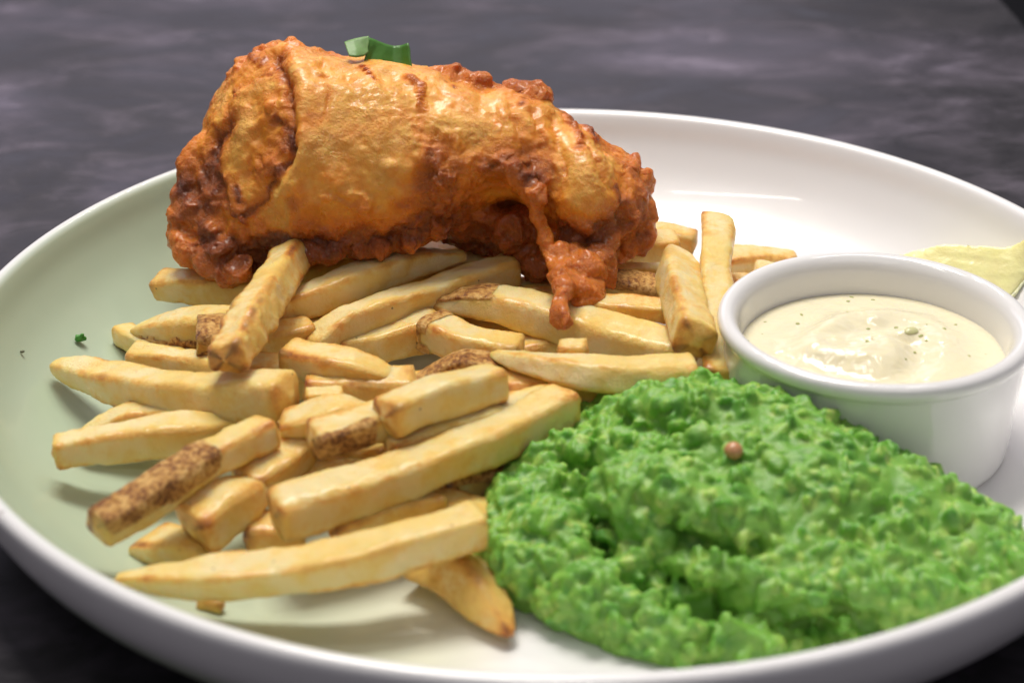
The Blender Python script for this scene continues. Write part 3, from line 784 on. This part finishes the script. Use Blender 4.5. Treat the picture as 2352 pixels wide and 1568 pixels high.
# ragged skirt along the lower edge
for u in np.arange(590, 1060, 17):
    vb = np.interp(u, st[:, 0], st[:, 2]); q = rng.uniform(0.18, 0.34)
    add(FB(u + rng.uniform(-8, 8), vb - 14 + rng.uniform(-8, 8), np.interp(u, st[:, 0], st[:, 3]) + rng.uniform(0.9, 1.5), q, q * rng.uniform(.7, 1.2), q), rng.uniform(.45, .65))
# hollow underside of the middle, its shade painted in as darkest brown
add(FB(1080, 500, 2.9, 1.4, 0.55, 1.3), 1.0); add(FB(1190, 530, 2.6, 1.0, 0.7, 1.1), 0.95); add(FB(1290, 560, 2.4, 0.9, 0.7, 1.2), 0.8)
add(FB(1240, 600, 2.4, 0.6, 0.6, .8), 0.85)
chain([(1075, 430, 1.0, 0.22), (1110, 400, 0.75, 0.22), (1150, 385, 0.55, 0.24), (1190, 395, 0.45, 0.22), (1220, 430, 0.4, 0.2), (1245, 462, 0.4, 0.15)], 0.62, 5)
# webs and strands hanging at the right
chain([(1205, 430, 0.45, 0.2), (1232, 480, 0.45, 0.2), (1240, 530, 0.5, 0.17), (1262, 580, 0.5, 0.18), (1288, 620, 0.1, 0.24), (1300, 660, -0.5, 0.26), (1290, 700, -1.1, 0.22), (1294, 734, -1.5, 0.27)], 0.66, 5)
chain([(1290, 620, 0.6, 0.3), (1330, 618, 0.75, 0.3), (1370, 600, 0.9, 0.3), (1395, 560, 1.0, 0.3), (1405, 510, 1.0, 0.28), (1392, 480, 0.8, 0.18)], 0.64, 4)
for (u, v, d_, q, br) in ((1285, 588, 0.5, .36, .7), (1330, 592, 0.7, .45, .7), (1372, 598, 0.8, .45, .6), (1300, 622, 0.1, .36, .62), (1345, 628, 0.3, .46, .6), (1382, 632, 0.7, .36, .62), (1325, 655, -0.1, .36, .62), (1358, 668, 0.1, .36, .62), (1345, 694, -0.1, .27, .6), (1368, 690, 0.2, .2, .7), (1302, 660, -0.4, .27, .6), (1378, 560, 0.9, .36, .7), (1320, 560, 1.2, .5, .9)):
    add(FB(u + rng.uniform(-3, 3), v, d_, q, q * rng.uniform(.8, 1.2), q * .9, rng.uniform(-1, 1)), br)
for (u, v, d_, q, br) in ((1455, 378, 2.2, .3, .55), (1476, 420, 2.1, .34, .5), (1478, 490, 2.0, .36, .55), (1472, 545, 2.0, .36, .5), (1430, 572, 1.7, .3, .55), (1440, 470, 1.1, .2, .5)):
    add(FB(u, v, d_, q, q * rng.uniform(1.0, 1.5), q, rng.uniform(-1, 1)), br)
add(FB(1340, 440, 1.15, 0.95, 1.2, 1.0, sub=4), 0.10)
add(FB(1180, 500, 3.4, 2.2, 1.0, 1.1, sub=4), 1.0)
# random batter bubbles over the near side
for k in range(70):
    i = rng.randint(5, 18); u, vt, vb, f, b, br = st[i]; u += rng.uniform(-30, 30)
    q = rng.uniform(-0.9, 0.9); cyv = (vt + vb) / 2 + q * (vb - vt) / 2; dd = (f + b) / 2 - (b - f) / 2 * math.sqrt(1 - q * q)
    s = rng.uniform(0.06, 0.18); add(FB(u, cyv, dd + s * 0.62, s, s * rng.uniform(.7, 1.3), s), br + rng.choice([0, 0.02, 0.3]) * rng.uniform(0, 1))

me = blob_mesh('battered_fish', blobs, 0.05, smooth=18, core=fish_core)
V = verts_of(me)
brown = blob_value(V, blobs + core_blobs, vals + core_vals)
strokes = [  # end-face ridge and small lobe are paled to paint in highlights
    ([(654, 112), (678, 157), (694, 197), (700, 244), (698, 291), (700, 331), (691, 374), (671, 417), (640, 457)], 0.2, 0.15, -0.16), ([(600, 150), (585, 260), (565, 380), (550, 480)], 1.0, 0.0, 0.13),
    ([(640, 140), (662, 190), (672, 257), (668, 320)], 0.26, -0.14, 0.50), ([(652, 205), (650, 235)], 0.12, 0.12, -0.3),
    ([(638, 274), (668, 307), (676, 341), (664, 374), (632, 407), (611, 451), (571, 491)], 0.15, -0.12, 0.62),
    ([(531, 284), (506, 311), (494, 357), (488, 391), (498, 415)], 0.24, -0.15, 0.66), ([(500, 320), (488, 400), (520, 470)], 0.42, 0.0, 0.25),
    ([(571, 324), (553, 374), (540, 424), (548, 470)], 0.5, 0.20, -0.16), ([(600, 215), (590, 260)], 0.5, 0.14, -0.08), ([(520, 250), (512, 280)], 0.3, 0.12, -0.1),
    ([(552, 431), (558, 457)], 0.07, -0.05, 0.8), ([(544, 491), (566, 504)], 0.16, 0.08, 0.7), ([(578, 131), (600, 144)], 0.14, 0.04, 0.5), ([(541, 210), (545, 226)], 0.08, 0, 0.4),
    ([(600, 400), (625, 380), (640, 350)], 0.3, 0.08, 0.22), ([(620, 170), (560, 200), (525, 240)], 0.12, -0.06, 0.25),
    ([(834, 152), (848, 168), (861, 181)], 0.07, -0.03, 0.8), ([(941, 181), (961, 197), (966, 222), (970, 244)], 0.12, 0.03, 0.62), ([(1024, 184), (1044, 197)], 0.08, -0.03, 0.7),
    ([(1302, 276), (1315, 292), (1329, 317), (1332, 340)], 0.13, 0.10, 0.55), ([(1349, 300), (1365, 318)], 0.1, 0.05, 0.7), ([(1190, 215), (1196, 240)], 0.1, -0.05, 0.6),
    ([(1119, 380), (1152, 362), (1202, 377), (1235, 410), (1259, 465)], 0.25, 0.08, 0.28), ([(1419, 430), (1425, 463)], 0.12, 0.05, 0.6),
    ([(428, 424), (436, 491), (470, 540)], 0.6, 0.0, 0.22), ([(450, 600), (520, 615), (570, 610)], 0.5, 0, 0.15), ([(460, 420), (470, 470)], 0.5, -0.1, 0.3), ([(600, 592), (700, 580), (850, 565), (950, 540), (1030, 500)], 0.5, 0.0, 0.42), ([(600, 550), (700, 545), (850, 530), (950, 500), (1030, 465)], 0.5, 0.0, 0.16), ([(480, 560), (560, 580), (640, 560)], 0.4, 0.0, 0.30),  # lower edge: browned crust plus shade painted in as extra brown
    ([(1000, 350), (985, 400), (1030, 420)], 0.35, 0.06, 0.28), ([(1300, 545), (1350, 550), (1400, 520)], 0.3, 0.0, 0.5),
    ([(1265, 275), (1290, 350), (1300, 400)], 0.12, -0.10, 0.15), ([(1220, 260), (1250, 330), (1262, 390)], 0.12, -0.09, 0.15), ([(1345, 320), (1375, 380), (1395, 430)], 0.12, -0.08, 0.12), ([(1385, 345), (1415, 395)], 0.12, -0.08, 0.15),
    ([(1175, 245), (1190, 300), (1200, 345)], 0.12, -0.07, 0.1), ([(740, 150), (752, 210), (750, 260)], 0.12, -0.06, 0.1), ([(805, 180), (820, 230)], 0.15, -0.05, 0.1),
    ([(780, 440), (830, 448), (850, 465)], 0.12, 0.10, 0.05), ([(745, 455), (790, 462), (835, 482)], 0.12, 0.10, 0.1), ([(900, 380), (935, 390)], 0.2, 0.08, -0.1),
    ([(1450, 380), (1475, 430), (1475, 500), (1450, 550)], 0.45, 0.0, 0.25), ([(1300, 520), (1350, 535), (1400, 510), (1430, 470)], 0.28, -0.05, 0.4)]
B = sculpt(me, strokes)
V = verts_of(me); N = normals_of(me)
brown = np.clip(brown + B, 0, 1)
loc = (V - CAM) @ CF                                       # right, up, depth
cr = fbm(loc * [1.0, 0.5, 0.7], 1.3, 31, 3)                # soft folds across the fillet
wd, wv_ = worley(V, 2.4, 5); wd2, _ = worley(V, 5.5, 15)
patch = np.clip(vnoise(V, 0.7, 19) * 2.2 + 0.2, 0, 1)
rdg = 1 - np.abs(vnoise(V + 4, 2.0, 61)) * 2 + 0.5 * (1 - np.abs(vnoise(V, 4.5, 62)) * 2)
disp = 0.10 * cr + (0.035 + 0.08 * brown) * fbm(V, 1.7, 41, 3, 0.5) + 0.045 * rdg * brown + 0.05 * vnoise(np.stack([loc[:, 0] * 2.2 + 0.25 * loc[:, 1], loc[:, 1] * 0.35, loc[:, 2] * 0.35], -1), 1.0, 88) + 0.035 * np.clip(0.5 - wd2, 0, 1) * patch + (0.010 + 0.022 * patch) * fbm(V, 7.0, 51, 3, 0.65)
V = V + N * disp[:, None]
wa = np.clip(0.08 + 1.3 * brown, 0, 1.1)[:, None]
V = V + (warp(V, 0.14, 2.2, 3) - V) * wa; V = V + (warp(V, 0.05, 6.0, 13) - V) * wa
set_verts(me, V)
streak = np.clip(vnoise(loc * [0.9, 0.9, 0.7] + 5, 1.5, 66) - 0.6, 0, 1) * 2.0
attr(me, 'brown', np.clip(brown + 0.35 * np.clip(-cr - 0.2, 0, 1) + streak * 0.5 - 0.14, 0, 1))
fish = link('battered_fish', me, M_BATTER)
tag(fish, 'golden battered fish fillet with dripping crust, lying on top of the fries', 'battered fish')

# ------------------------------------------------------------------ herb garnish on the fish
M_LEAF = plain('leek_green', (0.07, 0.20, 0.035), 0.42, (0.2, (0.4, 1, 0.2), 0.05), (5, 0.3, 0.05))
M_LEAFP = plain('leek_pale_green', (0.17, 0.30, 0.10), 0.5, (0.2, (0.4, 1, 0.2), 0.05), (5, 0.3, 0.05))


def ribbon(name, rows, mat, parent=None, th=0.035, nn=10):
    """rows: list of (top, bottom) 3-D points; a strip of leaf with real thickness"""
    A_ = np.array([q[0] for q in rows]); B_ = np.array([q[1] for q in rows])
    t0 = np.linspace(0, 1, len(rows)); tt = np.linspace(0, 1, 26)
    A_ = np.stack([np.interp(tt, t0, A_[:, k]) for k in range(3)], -1); B_ = np.stack([np.interp(tt, t0, B_[:, k]) for k in range(3)], -1)
    G = A_[:, None] * (1 - np.linspace(0, 1, nn))[None, :, None] + B_[:, None] * np.linspace(0, 1, nn)[None, :, None]
    G += (0.035 * vnoise(G.reshape(-1, 3), 1.8, 4)).reshape(26, nn, 1) * _f + (0.02 * vnoise(G.reshape(-1, 3), 6, 5)).reshape(26, nn, 1) * _r
    i = np.arange(25)[:, None] * nn; j = np.arange(nn - 1)[None]
    Fg = np.stack([i + j, i + j + 1, i + nn + j + 1, i + nn + j], -1).reshape(-1, 4)
    o = link(name, mesh_np(name, G.reshape(-1, 3), Fg), mat, parent)
    md = o.modifiers.new('thickness', 'SOLIDIFY'); md.thickness = th; md.offset = 0
    return o


gd = D0 + 2.3
rows = [(atd(868, 88, gd - .1), atd(845, 122, gd - .3)), (atd(884, 94, gd), atd(868, 126, gd - .2)), (atd(905, 99, gd + .1), atd(900, 134, gd)), (atd(922, 97, gd + .05), atd(925, 138, gd)), (atd(938, 92, gd - .1), atd(948, 142, gd - .2))]
rows = [(a_ - _u * 0.08, b_ - _u * 0.3) for a_, b_ in rows]
leaf = ribbon('leaf_garnish', [(atd(846, 86, gd - .25), atd(838, 142, gd - .5))] + rows, M_LEAF)
tag(leaf, 'folded strip of green spring onion leaf on top of the battered fish', 'garnish')
ribbon('leaf_fold', [(atd(791, 98, gd - .5), atd(802, 130, gd - .75)), (atd(812, 91, gd - .45), atd(820, 132, gd - .75)), (atd(832, 86, gd - .35), atd(836, 130, gd - .6)), (atd(847, 84, gd - .27), atd(846, 120, gd - .45))], M_LEAFP, leaf)

# ------------------------------------------------------------------ mushy peas
pb, pv = [], []
lobes = [  # u, v, z, semi axes, rot z, tilt
    (1480, 1290, 0.6, 2.4, 1.4, 0.75, -0.3, 0), (1700, 1340, 0.7, 2.4, 1.3, 0.8, -0.2, 0), (1592, 1012, 1.65, 2.3, 1.7, 1.3, 0.0, 0.0), (1700, 1060, 1.95, 3.0, 2.0, 1.4, -0.3, 0.05), (1455, 1025, 1.5, 1.6, 1.4, 1.1, 0.2, 0.0),
    (1830, 1130, 1.75, 2.9, 2.2, 1.45, -0.4, 0.15), (2020, 1200, 1.3, 2.7, 2.1, 1.25, -0.5, 0.15), (2170, 1270, 1.0, 1.9, 1.6, 1.1, -0.5, 0.1),
    (1620, 1170, 1.9, 2.2, 1.3, 1.0, -0.2, 0.1), (1760, 1260, 1.5, 2.3, 1.1, 0.9, -0.35, 0.1), (1960, 1330, 1.2, 2.4, 1.2, 0.9, -0.2, 0.1),
    (1320, 1115, 1.25, 1.6, 1.25, 0.95, 0.2, -0.1), (1230, 1190, 1.1, 1.05, 0.9, 0.8, 0, 0), (1260, 1290, 0.9, 1.35, 1.3, 1.15, -0.6, 0), (1380, 1370, 0.8, 1.5, 1.2, 1.0, -0.5, 0),
    (1520, 1440, 0.6, 1.6, 0.95, 0.85, -0.2, 0), (1680, 1440, 0.6, 2.0, 0.95, 0.9, 0, 0), (1860, 1420, 0.6, 2.0, 0.9, 0.8, 0.1, 0), (2060, 1370, 0.7, 2.0, 1.0, 0.7, 0.25, 0), (2230, 1310, 0.8, 1.1, 1.0, 0.8, 0.3, 0)]
for (u, v, z_, a, b, c, rz, ty) in lobes:
    pb.append((at(u, v, z_), rot_axes(0, ty, rz, a, b, c), 0, 4)); pv.append(0.42)
rng = np.random.RandomState(11)
base = blob_mesh('pea_base', pb, 0.09, smooth=6)
sculpt(base, [
    ([(1590, 980), (1700, 1010), (1800, 1050)], 0.7, -0.12, 0), ([(1395, 1110), (1415, 1180), (1450, 1235), (1540, 1280), (1640, 1300)], 0.42, 0.40, 0), ([(1660, 1310), (1760, 1345), (1880, 1385)], 0.40, 0.32, 0),
    ([(1540, 1120), (1620, 1165), (1720, 1185)], 0.42, 0.32, 0), ([(1460, 910), (1550, 930), (1640, 930)], 0.4, 0.22, 0), ([(1290, 1020), (1340, 1040)], 0.35, 0.2, 0)])
sculpt(base, [
    ([(1362, 1120), (1378, 1190), (1398, 1262), (1460, 1315), (1550, 1348), (1640, 1362)], 0.28, -0.75, 0),
    ([(1560, 1362), (1650, 1376), (1760, 1415), (1850, 1452), (1900, 1455)], 0.28, -0.70, 0),
    ([(1440, 962), (1540, 985), (1610, 975)], 0.2, -0.42, 0), ([(1535, 1200), (1560, 1240), (1640, 1262), (1740, 1255)], 0.22, -0.45, 0),
    ([(1280, 1062), (1330, 1080), (1372, 1062)], 0.2, -0.4, 0), ([(1195, 1225), (1260, 1240)], 0.2, -0.3, 0), ([(1920, 1410), (1990, 1430)], 0.2, -0.3, 0), ([(1560, 890), (1580, 930)], 0.16, -0.3, 0)])
bV = verts_of(base); bN = normals_of(base)
bV = bV + bN * (0.20 * fbm(bV, 0.8, 3, 3))[:, None]; set_verts(base, bV)
bq = [tuple(p.vertices) for p in base.polygons]
bF = np.array([q[:3] for q in bq] + [(q[0], q[2], q[3]) for q in bq if len(q) == 4])
lump, lv = [], []
cand = rng.permutation(len(bV))
for k in cand:
    if len(lump) >= 3000: break
    if bV[k, 2] < 0.36 or bN[k, 2] < -0.2: continue
    if vnoise(bV[k:k + 1], 0.55, 21)[0] > 0.2 and rng.rand() < 0.6: continue
    s_ = rng.choice([0.07, 0.11, 0.16, 0.23], p=[.30, .32, .26, .12]) * rng.uniform(0.8, 1.25)
    ax = rot_axes(*rng.uniform(0, 6, 3), s_ * rng.uniform(0.9, 1.8), s_, s_ * rng.uniform(0.5, 1.0))
    lump.append((bV[k] + bN[k] * s_ * 0.02, ax, 0, 1)); lv.append(rng.choice([0.15, 0.4, 0.6, 0.8], p=[.2, .4, .28, .12]))
me = blob_mesh('mushy_peas', lump, 0.042, smooth=5, core=(bV, bF))
bpy.data.meshes.remove(base)
V = verts_of(me)
V = warp(V, 0.09, 2.2, 5); set_verts(me, V)
N = normals_of(me)
V = V + N * (0.05 * fbm(V, 2.6, 13, 3, 0.5))[:, None]; V[:, 2] = np.maximum(V[:, 2], 0.33)
set_verts(me, V)
# lump tint: nearest lump's own value
LC = np.array([l[0] for l in lump]); LV = np.array(lv); LS = np.array([abs(np.linalg.det(l[1])) ** (1 / 3) for l in lump])
pale = np.full(len(V), 0.38)
from mathutils import kdtree
kd = kdtree.KDTree(len(LC))
for i, q in enumerate(LC): kd.insert(q, i)
kd.balance()
for i in range(len(V)):
    _, k, dd = kd.find(V[i])
    w_ = max(0.0, 1 - max(0.0, dd - LS[k]) / (LS[k] * 0.8))
    pale[i] = 0.38 * (1 - w_) + LV[k] * w_
attr(me, 'pale', pale)
peas = link('mushy_peas', me, M_PEA)
tag(peas, 'bright green mound of lumpy mushy peas on the plate in front of the ramekin', 'mushy peas')
# mustard seed
bv = at(1684, 1037, 2.75)
sm_, sf_ = ico(4)
from mathutils.bvhtree import BVHTree
bvh = BVHTree.FromPolygons([tuple(q) for q in V], [tuple(pq.vertices) for pq in me.polygons])
dv = ray(1684, 1037); hit = bvh.ray_cast(Vector(CAM), Vector(dv).normalized())
hp = np.array(hit[0]) if hit[0] else bv
o = link('mustard_seed', mesh_np('mustard_seed', sm_ * [0.2, 0.2, 0.19] * (1 + 0.03 * vnoise(sm_, 3, 1))[:, None], sf_), plain('seed_tan', (0.55, 0.27, 0.13), 0.25, (0.2, (1, .5, .2), 0.05)))
o.location = hp + np.array([0, -0.04, 0.05])
tag(o, 'single round tan mustard seed sitting on the green mushy peas', 'seed')

# ------------------------------------------------------------------ lemon wedge behind the ramekin
M_LEM = plain('lemon_flesh', (0.97, 0.83, 0.40), 0.25, (0.4, (1, 0.95, 0.5), 0.3), (3, 0.4, 0.1))
M_PITH = plain('lemon_pith', (0.80, 0.80, 0.50), 0.5, (0.4, (1, 0.9, 0.4), 0.2), (6, 0.3, 0.05))
M_RIND = plain('lemon_rind', (0.88, 0.70, 0.14), 0.4, (0.3, (1, 0.8, 0.2), 0.1), (7, 0.5, 0.03))


def lemon():
    root = bpy.data.objects.new('lemon_wedge', None); COL.objects.link(root)
    root.location = at(2196, 735, 0.45)
    tag(root, 'pale yellow lemon wedge lying half hidden behind the white ramekin', 'lemon wedge')
    n, m, H = 44, 24, 2.1
    sl = np.linspace(-1, 1, n); prof = np.sqrt(np.clip(1 - np.abs(sl) ** 2.4, 0.16, 1))
    Rz = np.array(Matrix.Rotation(-0.30, 3, 'Z') @ Matrix.Rotation(-0.15, 3, 'X'))
    pl = lambda Q: Q.reshape(-1, 3) @ Rz.T

    def shell(r0, k=1.0, a1=0.70):
        a = np.linspace(-a1, a1, m)
        Rr = (r0 * prof)[:, None]
        return np.stack([(sl * 1.78 * k)[:, None] + 0 * a[None], Rr * np.sin(a)[None], H - Rr * np.cos(a)[None]], -1)
    tip = 0.7 * np.clip(sl, 0, 1) ** 5 - 0.6 * np.clip(-sl, 0, 1) ** 2

    def closed(name, rings, mat, wav=0.0):
        G = np.stack(rings, 1); m2 = G.shape[1]                    # n x m2 x 3 loops along the wedge
        i = np.arange(n - 1)[:, None] * m2; j = np.arange(m2)[None]; j2 = (j + 1) % m2
        F = np.stack([i + j, i + j2, i + m2 + j2, i + m2 + j], -1).reshape(-1, 4)
        F = np.vstack([F[:, [0, 1, 2]], F[:, [0, 2, 3]]])
        Vv = G.reshape(-1, 3); c0, c1 = len(Vv), len(Vv) + 1
        Vv = np.vstack([Vv, G[0].mean(0), G[-1].mean(0)]); k = np.arange(m2); k2 = (k + 1) % m2
        F = np.vstack([F, np.stack([k2, k, np.full(m2, c0)], 1), np.stack([(n - 1) * m2 + k, (n - 1) * m2 + k2, np.full(m2, c1)], 1)])
        me = blob_mesh(name, [(np.array([0, 0, 1.0]), np.eye(3) * 0.1, 0, 1)], 0.06, smooth=2, core=(Vv, F))
        Vm = verts_of(me); Nm = normals_of(me)
        d_ = 0.05 * fbm(Vm, 1.0, 6, 2) + wav * (0.015 * np.sin(Vm[:, 0] * 3.1 + Vm[:, 2]) + 0.012 * vnoise(Vm * [1, 1, 3], 3, 2))
        set_verts(me, pl(Vm + Nm * d_[:, None])); return link(name, me, mat, root)

    def arc(r0, k, a1, rev=False):
        G = shell(r0, k, a1); G = G[:, ::-1] if rev else G
        return [G[:, q] for q in range(0, m, 2)]
    core = np.stack([sl * 1.72, np.zeros(n), H + tip], -1)
    closed('flesh', [core] + arc(1.92, 0.97, 0.66), M_LEM, 1.0)
    closed('pith', arc(2.05, 0.99, 0.69) + arc(1.80, 0.96, 0.69, True), M_PITH)
    closed('rind', arc(2.12, 0.96, 0.66) + arc(1.9, 0.94, 0.66, True), M_RIND)
    return root


lemon()

# ------------------------------------------------------------------ crumbs of herb on the glaze
M_PARS = plain('parsley_green', (0.06, 0.26, 0.03), 0.4)
bmv, bmf = ico(3)
root_z = 0.0


def plate_z(x, y):
    r = math.hypot(x, y); pr = [(0, .32), (9, .34), (10.5, .45), (11.8, .85), (12.8, 1.55), (13.4, 2.35), (13.66, 2.95)]
    return float(np.interp(r, [q[0] for q in pr], [q[1] for q in pr]))


def on_plate(u, v):
    z_ = 0.35
    for _ in range(30):
        q = at(u, v, z_); z_ = 0.5 * z_ + 0.5 * plate_z(q[0], q[1])
    return at(u, v, z_)


q = on_plate(185, 785)
hb = [(np.array([0, 0, 0.13]), rot_axes(.3, .4, .5, .2, .12, .15), 0, 2), (np.array([.08, 0, .26]), rot_axes(1, .2, .4, .06, .05, .16), 0, 2), (np.array([.1, .04, .1]), rot_axes(.2, 1, .1, .1, .1, .12), 0, 2), (np.array([-.1, 0, .2]), rot_axes(.2, 1, .1, .09, .06, .08), 0, 2)]
me = blob_mesh('herb_crumb', hb, 0.02, smooth=1); Vh = verts_of(me); set_verts(me, Vh + normals_of(me) * (0.03 * vnoise(Vh, 9, 2))[:, None])
set_verts(me, verts_of(me) * 0.75)
o = link('herb_crumb', me, M_PARS); o.location = q
tag(o, 'tiny bright green herb crumb on the sage glaze above the fat crescent fry', 'herb crumb')
q = on_plate(52, 812)
o = link('pepper_speck', mesh_np('pepper_speck', iv * [0.06, 0.035, 0.035] * (1 + 0.3 * vnoise(iv, 2, 1))[:, None], if_), plain('speck_dark', (0.10, 0.10, 0.05), 0.6)); o.location = q + np.array([0, 0, .05])
tag(o, 'dark speck stuck to the sage green glaze near the left edge of the plate', 'speck')
